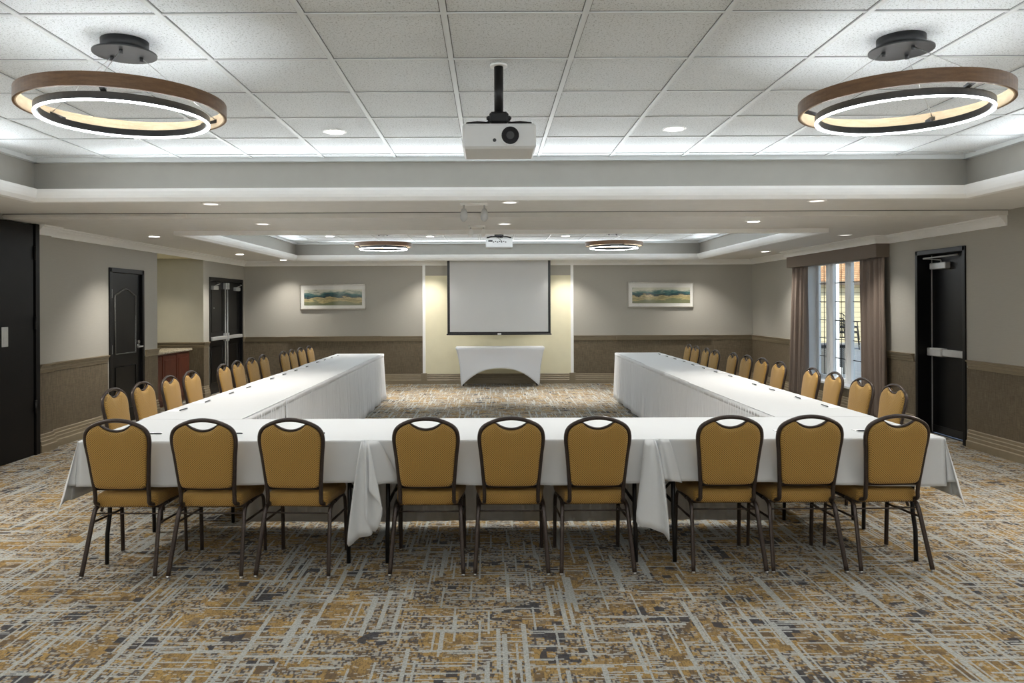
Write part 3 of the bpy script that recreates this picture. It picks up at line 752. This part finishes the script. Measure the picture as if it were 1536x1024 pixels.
# cove strips: unseen fill lights added above both tray mouldings
def tray_fill(T,z,p):
    x0,x1,y0,y1=T
    for (cx,cy,ln,rz) in ((x0+.10,(y0+y1)/2,y1-y0-1.4,-PI/2),(x1-.10,(y0+y1)/2,y1-y0-1.4,PI/2),((x0+x1)/2,y0+.10,x1-x0-1.4,0),((x0+x1)/2,y1-.10,x1-x0-1.4,PI)):
        L=bpy.data.lights.new('tray_fill_strip','AREA'); L.shape='RECTANGLE'; L.size=ln; L.size_y=.03; L.energy=p*ln/28; L.color=(.92,.97,1.0)
        o=bpy.data.objects.new('tray_fill_strip',L); COL.objects.link(o); o.location=(cx,cy,z)
        # local -z is the emission direction: aim upward and towards the middle of the tray
        d=Vector((-math.sin(rz),math.cos(rz),.22)).normalized(); o.rotation_euler=(-d).to_track_quat('Z','Y').to_euler()
        # keep the long side along the tray edge
        zax=-d; xax=Vector((math.cos(rz),math.sin(rz),0)); yax=zax.cross(xax)
        o.rotation_euler=Matrix((xax,yax,zax)).transposed().to_euler()
tray_fill(T1,ZS1+.07,122); tray_fill(T2,ZS2+.07,112)
# emergency lights
def emergency(label,x,y,z,s,heads):
    t=thing('emergency_light',label,'emergency light',(x,y,z),0)
    m=MB(); m.rbox(-.13*s,.13*s,-.05*s,.05*s,-.022,0,.005); m.build('housing',M['white'],t)
    for sx in (-1,1):
        m=MB(); prof=[(.001,-.05),(.018,-.055),(.030,-.085),(.036,-.12),(.030,-.155),(.012,-.175),(.001,-.178)]
        m.lathe([(r*s,q*s) for r,q in prof],(sx*.095*s,0,0.0),20); h=m.build('lamp_head',M['alum'] if heads else M['white'],t)
        for p in h.data.polygons: p.use_smooth=True
        m=MB(); m.tube([(sx*.095*s,0,-.02),(sx*.095*s,0,-.055*s)],.008,8); m.build('swivel',M['alum'],h)
emergency('twin head emergency light on the ceiling beam left of centre',-.15,7.05,ZS1,1.0,True)
emergency('smaller twin head emergency light just before the far tray',-.15,8.55,ZS2,.75,False)

# ------------------------------------------------------------------ banquet chair
def arc_interp(pts,n=6):
    # catmull-rom through pts
    P=[Vector(p) for p in pts]; out=[]
    for i in range(len(P)-1):
        p0=P[max(i-1,0)];p1=P[i];p2=P[i+1];p3=P[min(i+2,len(P)-1)]
        for k in range(n):
            t=k/n; out.append(.5*((2*p1)+(-p0+p2)*t+(2*p0-5*p1+4*p2-p3)*t*t+(-p0+3*p1-3*p2+p3)*t**3))
    out.append(P[-1]); return out
def yb(z): # back plane lean
    return -.178-(z-.40)*.165
def make_chair():
    t=thing('banquet_chair','gold padded banquet chair','chair')
    # back frame
    half=[(0,.930),(.05,.926),(.09,.916),(.13,.900),(.161,.881),(.180,.856),(.188,.822),(.187,.782),(.178,.71),(.168,.60),(.162,.53),(.160,.47),(.161,.425)]
    L=[(-x,yb(z),z) for x,z in half[::-1]]+[(x,yb(z),z) for x,z in half[1:]]
    L=[(-.164,-.05,.398),(-.164,-.10,.402)]+L+[(.164,-.10,.402),(.164,-.05,.398)]
    m=MB(); m.tube(arc_interp(L,4),.0120,8,ry=.013,up=(0,1,0)); m.build('back_frame',M['frame'],t)
    m=MB(); hp=[(-.105,yb(.905),.910),(-.078,yb(.892),.891),(-.04,yb(.872),.873),(0,yb(.866),.866),(.04,yb(.872),.873),(.078,yb(.892),.891),(.105,yb(.905),.910)]
    m.tube(arc_interp(hp,4),.007,8,ry=.012,up=(0,1,0)); m.build('handle_rail',M['frame'],t)
    m=MB(); m.tube([(-.162,yb(.51)+.012,.512),(.162,yb(.51)+.012,.512)],.009,8,ry=.008,up=(0,1,0)); m.build('pad_gap_shade',M['frame'],t)  # dark bar standing in for the shadow gap below the back pad
    # back pad
    out=[(0,.859),(.04,.865),(.072,.882),(.092,.900),(.108,.899),(.135,.887),(.157,.869),(.172,.846),(.178,.815),(.177,.77),(.169,.70),(.160,.60),(.154,.548),(.140,.523),(.10,.517),(0,.516)]
    o2=out+[(-x,z) for x,z in out[-2:0:-1]]
    o3=[]
    Q=[Vector((x,z,0)) for x,z in o2]; n=len(Q)
    for i in range(n):
        p0,p1,p2,p3=Q[i-1],Q[i],Q[(i+1)%n],Q[(i+2)%n]
        for k in range(3):
            tt=k/3; o3.append(.5*((2*p1)+(-p0+p2)*tt+(2*p0-5*p1+4*p2-p3)*tt*tt+(-p0+3*p1-3*p2+p3)*tt**3))
    N=len(o3); c0=Vector((0,.69,0))
    rings=[]
    for sc,th in ((1,-.006),(.985,-.016),(.955,-.022),(.85,-.026),(.55,-.029)): rings.append((sc,th))
    rr=rings[::-1]+[(sc,-th) for sc,th in rings]
    vs=[];fs=[]
    for sc,th in rr:
        for q in o3:
            p=c0+(q-c0)*sc; vs.append((p.x,yb(p.y)+th,p.y))
    for i in range(len(rr)-1):
        for k in range(N): fs.append((i*N+k,i*N+(k+1)%N,(i+1)*N+(k+1)%N,(i+1)*N+k))
    a=len(vs); vs.append((0,yb(.69)-.030,.69)); vs.append((0,yb(.69)+.034,.69))
    for k in range(N): fs.append((k,a,(k+1)%N)); fs.append(((len(rr)-1)*N+k,(len(rr)-1)*N+(k+1)%N,a+1))
    m=MB(); m.add(vs,fs,True); m.build('backrest',M['gold'],t)
    # seat: rounded trapezoid
    oc=[]
    corners=[(-.185,-.155,.045),(.185,-.155,.045),(.218,.255,.085),(-.218,.255,.085)]
    angs=[(PI,1.5*PI),(1.5*PI,2*PI),(0,.5*PI),(.5*PI,PI)]
    for (cx,cy,r),(a0,a1) in zip(corners,angs):
        sx=1 if cx>0 else -1; sy=1 if cy>0 else -1
        for k in range(7):
            w=a0+(a1-a0)*k/6; oc.append((cx-sx*r+r*math.cos(w),cy-sy*r+r*math.sin(w)))
    N=len(oc); vs=[];fs=[]
    rr=[(.90,.392),(.97,.396),(1.0,.412),(1.012,.432),(1.0,.452),(.97,.465),(.90,.474),(.70,.482),(.4,.486)]
    for sc,z in rr:
        for x,y in oc: vs.append((x*sc,.05+(y-.05)*sc,z))
    for i in range(len(rr)-1):
        for k in range(N): fs.append((i*N+k,i*N+(k+1)%N,(i+1)*N+(k+1)%N,(i+1)*N+k))
    a=len(vs); vs+=[(0,.05,.392),(0,.05,.487)]
    for k in range(N): fs.append((k,a,(k+1)%N)); fs.append(((len(rr)-1)*N+k,(len(rr)-1)*N+(k+1)%N,a+1))
    m=MB(); m.add(vs,fs,True); m.build('seat',M['gold'],t)
    for s in (-1,1):
        m=MB(); m.tube(arc_interp([(s*.193,-.02,.392),(s*.195,-.10,.383),(s*.198,-.135,.345),(s*.207,-.19,.18),(s*.2165,-.243,.012)],4),.0135,8,ry=.0105,up=(0,1,0)); rl=m.build('rear_leg',M['frame'],t)
        m=MB(); m.cyl((s*.217,-.245,0),.010,.014,12); m.build('glide',M['chrome'],rl)
        m=MB(); m.tube(arc_interp([(s*.193,-.02,.392),(s*.198,.12,.396),(s*.202,.185,.382),(s*.205,.212,.335),(s*.206,.225,.2),(s*.207,.235,.012)],4),.0135,8,ry=.0105,up=(0,1,.001)); f=m.build('front_leg',M['frame'],t)
        m=MB(); m.cyl((s*.207,.236,0),.010,.014,12); m.build('glide',M['chrome'],f)
        m=MB(); m.tube([(s*.204,.218,.285),(s*.202,-.150,.300)],.007,8); m.build('side_brace',M['frame'],t)
    m=MB(); m.tube([(-.198,-.135,.352),(.198,-.135,.352)],.0045,6); m.build('stretcher',M['frame'],t)
    for yy in (-.10,.16):
        m=MB(); m.tube([(-.19,yy,.388),(.19,yy,.388)],.008,6); m.build('seat_rail',M['frame'],t)
    return t
chair0=make_chair(); first=[True]
def place_chair(x,y,rz,label,group):
    if first[0]: t=chair0; first[0]=False
    else: t=copy_tree(chair0)
    t.location=(x,y,0); t.rotation_euler=(0,0,rz); t['label']=label; t['group']=group
    return t
FX=[(-2.19,4.70,-.01),(-1.68,4.70,-.02),(-1.16,4.70,-.05),(-.384,4.72,0),(.118,4.725,.0),(.623,4.73,.02),(1.412,4.745,0),(1.886,4.745,.0),(2.394,4.75,.04)]
side=['left','middle','right']
for i,(x,y,a) in enumerate(FX):
    place_chair(x,y,a,'gold banquet chair, back to camera, %s of three at the %s front table'%(side[i%3],('left','centre','right')[i//3]),'chairs along the front table row')
LY=[6.10,6.60,7.19,7.69,8.57,9.07,9.60,10.17,10.91,11.38,11.86,12.34]
LX=[-3.02,-3.02,-3.03,-3.03,-3.01,-3.02,-3.02,-3.04,-2.97,-2.97,-2.96,-2.94]
ordn=['first','second','third','fourth']; grp=['near','middle','far']
for i,(x,y) in enumerate(zip(LX,LY)):
    place_chair(x+.245,y,-PI/2+random.uniform(-.04,.04),'gold banquet chair facing right, %s of four from camera, %s table of left row'%(ordn[i%4],grp[i//4]),'chairs along the left table row')
RY=[6.16,6.68,7.28,7.76,8.63,9.18,9.70,10.19,10.76,11.29,11.80,12.33]
RX=[3.26,3.26,3.28,3.27,3.27,3.27,3.26,3.24,3.17,3.19,3.18,3.20]
for i,(x,y) in enumerate(zip(RX,RY)):
    place_chair(x-.245,y,PI/2+random.uniform(-.04,.04),'gold banquet chair facing left, %s of four from camera, %s table of right row'%(ordn[i%4],grp[i//4]),'chairs along the right table row')

# ------------------------------------------------------------------ tables and cloths
ZC=.780
FY0,FY1=4.60,5.465
FT=[(-2.50,-.765),(-.765,1.012),(1.012,2.745)]
SY=[(5.47,7.90),(7.90,10.32),(10.32,12.72)]
SLX=[(-2.535,-1.795),(-2.555,-1.80),(-2.585,-1.80)]
SRX=[(2.045,2.765),(2.06,2.80),(2.085,2.83)]
for i,(a,b) in enumerate(FT):
    folding_table('folding_table','black legged folding table under the %s cloth of the front row'%('left','centre','right')[i],(a+b)/2,(FY0+FY1)/2,b-a,FY1-FY0,ZC-.006,0,'folding tables')
for nm,XX in (('left',SLX),('right',SRX)):
    for i,((a,b),(c_,d_)) in enumerate(zip(XX,SY)):
        folding_table('folding_table','folding table under the %s cloth of the %s row'%(grp[i],nm),(a+b)/2,(c_+d_)/2,d_-c_,b-a,ZC-.006,PI/2,'folding tables')

def sstep(a,b,x):
    t=min(1,max(0,(x-a)/(b-a))); return t*t*(3-2*t)
def front_cloth(idx,x0,x1,dl,dr):
    """top, front drop; open corner drape at an outer end (dl/dr overhang), tails at the seams"""
    d=.262; r=.012; m=MB(); y0,y1=FY0,FY1
    ext=.0
    m.add([(x0-ext,y0+r,ZC),(x1+ext,y0+r,ZC),(x1+ext,y1,ZC),(x0-ext,y1,ZC)],[(0,1,2,3)])
    ph=idx*1.7
    def wav(x,v): # out-of-plane ripple of the hanging front
        return .010*v*math.sin(x*7+ph)+.006*v*math.sin(x*17+ph*2)
    def fn(u,v):
        x=x0+(x1-x0)*u
        # slope of the hem
        dd=d+.010*math.sin(x*2.3+idx)+(.018*sstep(.2,1,u) if idx==2 else 0)
        if v<.12: a=v/.12*PI/2; return (x,y0+r-r*math.sin(a)-.0,ZC-r+r*math.cos(a))
        q=(v-.12)/.88
        return (x,y0-.012*q-abs(wav(x,q)),ZC-r-(dd-r)*q)
    m.grid(fn,60,16)
    # outer end
    for s,xe,ov in ((-1,x0,dl),(1,x1,dr)):
        if ov:
            # corner cone: theta 0 = end side, 90 = front
            def cone(u,v,s=s,xe=xe,ov=ov):
                th=u*PI/2
                # square corner hem radius
                ca,sa=math.cos(th),math.sin(th)
                rad=min(ov/max(ca,1e-4), d/max(sa,1e-4))
                rad=min(rad,math.hypot(ov,d))
                rr=rad*v
                k=.06+.30*math.sin(th)**1.0*math.cos(th)**.55*1.25 if 0<th<PI/2 else .06
                fold=.055*math.sin(3*PI*u)*v
                dx=s*(ca*k*rr+fold*sa*.7+.02*v*ca); dy=-(sa*k*rr*.55-fold*ca*.6)-.012*v*sa
                return (xe+dx, y0+dy, ZC-.002-rr*math.sqrt(max(0,1-k*k)))
            m.grid(cone,44,14)
            def endf(u,v,s=s,xe=xe,ov=ov):
                y=y0+(y1-y0)*u
                return (xe+s*(.004+.06*ov*v+.02*v+.012*v*math.sin(y*9)*math.sin(PI*u)), y, ZC-.002-ov*v)
            m.grid(endf,24,10)
    o=m.build('tablecloth',M['cloth'],solid=.002)
    # seam tails as part of same cloth
    return o
def merge_tail(fr, tops, bots, y_top, rows=12):
    """ruled, folded sheet from a short line at the table edge down to a zigzag hem; px->world done offline"""
    m=MB(); n=len(tops)
    T=arc_interp([(a[0],a[1],a[2]) for a in tops],4); B=arc_interp([(a[0],a[1],a[2]) for a in bots],4)
    k=len(T)
    vs=[]
    for j in range(rows+1):
        v=j/rows
        for i in range(k):
            p=T[i].lerp(B[i],v)
            w=v**.8
            p=Vector((T[i].x+(B[i].x-T[i].x)*w, T[i].y+(B[i].y-T[i].y)*v**.55, T[i].z+(B[i].z-T[i].z)*v)); vs.append(p)
    fs=[(j*k+i,j*k+i+1,(j+1)*k+i+1,(j+1)*k+i) for j in range(rows) for i in range(k-1)]
    m.add(vs,fs,True)
    return m.build('cloth_tail',M['cloth'],fr,solid=.002)
def P(px,py,Y):
    return ((px-736)*Y/F, Y, HC-(py-(456-(px-736)*.0042))*Y/F)
names=['left','centre','right']
CL=[]
for i,(a,b) in enumerate(FT):
    o=front_cloth(i,a,b,.355 if i==0 else 0,.345 if i==2 else 0)
    tag(o,('white tablecloth of the front row with its corner hanging at the far left','white tablecloth on the centre table of the front row','white tablecloth of the front row with its corner hanging at the far right')[i],'tablecloth','white tablecloths')
    CL.append(o)
# tails: left seam (x ~545), right seam (x ~985)
def T_(lst,Y): return [P(px,py,Y) for px,py in lst]
merge_tail(CL[0],
  [P(541,662,4.588),P(542,662,4.58),P(543,662,4.575),P(545,662,4.58),P(546,662,4.588),P(547,662,4.585)],
  [P(533,726,4.575),P(519,815,4.50),P(538,806,4.535),P(556,802,4.49),P(555,786,4.54),P(547,776,4.57)],4.59)
merge_tail(CL[1],
  [P(547,662,4.588),P(548,662,4.578),P(550,662,4.57),P(552,661,4.575),P(554,661,4.583),P(566,661,4.588)],
  [P(546,770,4.53),P(548,782,4.47),P(562,797,4.50),P(572,762,4.46),P(552,732,4.49),P(598,722,4.572)],4.59)
merge_tail(CL[1],
  [P(966,659,4.588),P(972,659,4.58),P(976,659,4.572),P(979,659,4.576),P(981,659,4.58),P(982,660,4.586)],
  [P(960,721,4.572),P(953,782,4.50),P(974,792,4.47),P(994,800,4.50),P(1003,807,4.46),P(996,722,4.54)],4.59)
merge_tail(CL[2],
  [P(984,660,4.588),P(986,660,4.58),P(989,659,4.572),P(992,659,4.578),P(996,659,4.584),P(1002,659,4.588)],
  [P(990,720,4.56),P(996,719,4.545),P(1000,720,4.56),P(1006,721,4.548),P(1012,722,4.56),P(1022,724,4.572)],4.59)
# inner drop corners that hang behind the legs at the seams
merge_tail(CL[1],[P(566,661,5.46),P(576,661,5.46),P(590,661,5.46)],[P(571,770,5.30),P(577,775,5.27),P(586,752,5.30)],5.4)
merge_tail(CL[1],[P(940,661,5.46),P(950,661,5.46),P(960,661,5.46)],[P(942,752,5.30),P(953,771,5.27),P(960,740,5.30)],5.4)

def side_cloth(nm,i,xx,yy,outer):
    x0,x1=xx; y0,y1=yy; m=MB(); d=.25; r=.012
    ztop=ZC-.0004*i
    xa,xb=(x0+r,x1) if outer<0 else (x0,x1-r)
    m.add([(xa,y0,ztop),(xb,y0,ztop),(xb,y1,ztop),(xa,y1,ztop)],[(0,1,2,3)])
    xe=x0 if outer<0 else x1
    def fn(u,v):
        y=y0+(y1-y0)*u
        if v<.12: a=v/.12*PI/2; return (xe-outer*(r-r*math.sin(a)),y,ztop-r+r*math.cos(a))
        q=(v-.12)/.88
        return (xe+outer*(.012*q+.010*q*math.sin(y*6+i)),y,ztop-r-(d-r)*q)
    m.grid(fn,60,10)
    if i==2:
        m.grid(lambda u,v:(x0+(x1-x0)*u,y1+.01*v+.01*v*math.sin(u*9),ztop-.2*v),20,6)
    o=m.build('tablecloth',M['cloth'],solid=.002)
    tag(o,'white tablecloth on the %s table of the %s row'%(grp[i],nm),'tablecloth','white tablecloths')
for i in range(3):
    side_cloth('left',i,SLX[i],SY[i],-1); side_cloth('right',i,SRX[i],SY[i],1)

def skirt(label,path,pitch=.065,amp=.019,zt=ZC-.004,zb=.028,seed=0,group='pleated table skirts'):
    rnd=random.Random(seed)
    P_=[Vector(p) for p in path]; L=[0]
    for a,b in zip(P_,P_[1:]): L.append(L[-1]+(b-a).length)
    tot=L[-1]; n=int(tot/pitch)*8
    jit=[rnd.uniform(.5,1.5) for _ in range(n//8+3)]
    def at(s):
        for i in range(len(P_)-1):
            if s<=L[i+1]+1e-9:
                t=(P_[i+1]-P_[i]).normalized(); p=P_[i]+t*(s-L[i]); return p,Vector((t.y,-t.x))
        t=(P_[-1]-P_[-2]).normalized(); return P_[-1],Vector((t.y,-t.x))
    def fn(u,v):
        s=u*tot; p,nn=at(s); k=s/pitch; j=jit[int(k)]; jn=jit[int(k)+1]; ff=k-int(k); j=j+(jn-j)*ff
        a=amp*(.25+1.1*v)*j*math.sin(2*PI*k)+.012*v*math.sin(k*.61+seed)*v
        z=zt*(1-v)+(zb+.006*math.sin(2*PI*k)*j)*v
        q=p+nn*(a+.006+.014*v)
        return (q.x,q.y,z)
    m=MB(); m.grid(fn,n,10); o=m.build('table_skirt',M['skirt'],solid=.0015)
    # top band
    b=MB()
    vs=[];
    for p,(s) in zip(P_,L):
        pass
    def fb(u,v):
        p,nn=at(u*tot); q=p+nn*.010; return (q.x,q.y,zt-.045*v)
    b.grid(fb,max(8,n//16),1); b.build('skirt_band',M['skirt'],o,solid=.003)
    return tag(o,label,'table skirt',group)
# normals: (t.y,-t.x) must point to the inner floor
skirt('short pleated white skirt, inner side of left row, next to front table',[(-1.795,5.50),(-1.795,6.6)],seed=1)
skirt('long pleated white skirt along the inner side of the left row',[(-1.795,6.61),(-1.80,12.72),(-2.58,12.74)][:2],seed=2)
skirt('pleated white skirt across the far end of the left row',[(-1.80,12.735),(-2.585,12.735)][::-1],seed=5)
skirt('long pleated white skirt along the inner side of the right row',[(2.085,12.72),(2.045,5.50)],seed=3)
skirt('pleated white skirt across the far end of the right row',[(2.085,12.735),(2.83,12.735)],seed=6)
skirt('pleated white skirt on the inner side of the front row',[(2.02,5.475),(-1.77,5.475)][::-1],pitch=.14,amp=.020,zb=.045,seed=4)

# ------------------------------------------------------------------ notepads and pens
def pad_at(x,y,rz,where,z):
    m=MB(); m.box(-.055,.055,-.075,.075,0,.003); o=m.build('notepad',M['paper']) if not PAD else PAD[0].copy()
    if PAD: COL.objects.link(o)
    PAD.append(o); o.location=(x,y,z); o.rotation_euler=(0,0,rz)
    tag(o,'white notepad '+where,'notepad','notepads at each seat')
def pen_at(x,y,rz,where,z):
    if not PEN:
        m=MB(); m.tube([(0,-.070,0),(0,-.066,0),(0,.052,0),(0,.068,0)],[.0025,.0048,.0048,.0015],8); o=m.build('pen',M['pen'])
        m=MB(); m.tube([(.0,-.060,.0055),(0,-.02,.0055)],.0012,5); m.build('clip',M['chrome'],o)
    else: o=copy_tree(PEN[0])
    PEN.append(o); o.location=(x,y,z+.008); o.rotation_euler=(0,0,rz)
    tag(o,'dark pen on notepad '+where,'pen','pens at each seat')
PAD=[];PEN=[]
for i,y in enumerate(LY):
    w='by the %s chair of four, %s table, left row'%(ordn[i%4],grp[i//4]); k=i//4
    xe=SLX[k][0]; pad_at(xe+.085,y-.17,random.uniform(-.05,.05),w,ZC+.001); pen_at(xe+.138,y-.17,random.uniform(-.08,.08),w,ZC+.003)
for i,y in enumerate(RY):
    w='by the %s chair of four, %s table, right row'%(ordn[i%4],grp[i//4]); k=i//4
    xe=SRX[k][1]; pad_at(xe-.085,y-.17,random.uniform(-.05,.05),w,ZC+.001); pen_at(xe-.138,y-.17,random.uniform(-.08,.08),w,ZC+.003)
for i,(x,y,a) in enumerate(FX):
    w='by the %s of three chairs, %s front table'%(side[i%3],names[i//3])
    dx=.04 if i<3 else (-.02 if i>5 else 0)
    pad_at(x,4.84,PI/2,w,ZC+.001); pen_at(x+dx,4.80,PI/2,w,ZC+.003)

# ------------------------------------------------------------------ daylight
wd=bpy.data.worlds.new('World'); S.world=wd; wd.use_nodes=True; n=wd.node_tree.nodes
bg=n['Background']; sky=n.new('ShaderNodeTexSky'); sky.sky_type='NISHITA'; sky.sun_elevation=math.radians(40); sky.sun_rotation=math.radians(200); sky.sun_disc=False
wd.node_tree.links.new(sky.outputs[0],bg.inputs[0]); bg.inputs[1].default_value=.20
L=bpy.data.lights.new('sun','SUN'); L.energy=3.2; L.angle=.01; L.color=(1,.9,.75); o=bpy.data.objects.new('sun',L); COL.objects.link(o); o.rotation_euler=(math.radians(48),0,math.radians(-28))

# ------------------------------------------------------------------ camera
cam=bpy.data.cameras.new('camera'); co=bpy.data.objects.new('camera',cam); COL.objects.link(co)
co.location=(0,0,HC); co.rotation_euler=(PI/2,.0042,0)
cam.sensor_width=36; cam.lens=F/1536*36; cam.shift_x=32/1536; cam.shift_y=-56/1536; cam.clip_start=.05; cam.clip_end=200
S.camera=co
S.view_settings.view_transform='Standard'; S.view_settings.look='None'; S.view_settings.gamma=1; S.view_settings.exposure=0.30; S.view_settings.use_curve_mapping=False
try:
    S.cycles.use_denoising=True; S.cycles.max_bounces=14; S.cycles.diffuse_bounces=10; S.cycles.sample_clamp_indirect=10
except Exception: pass
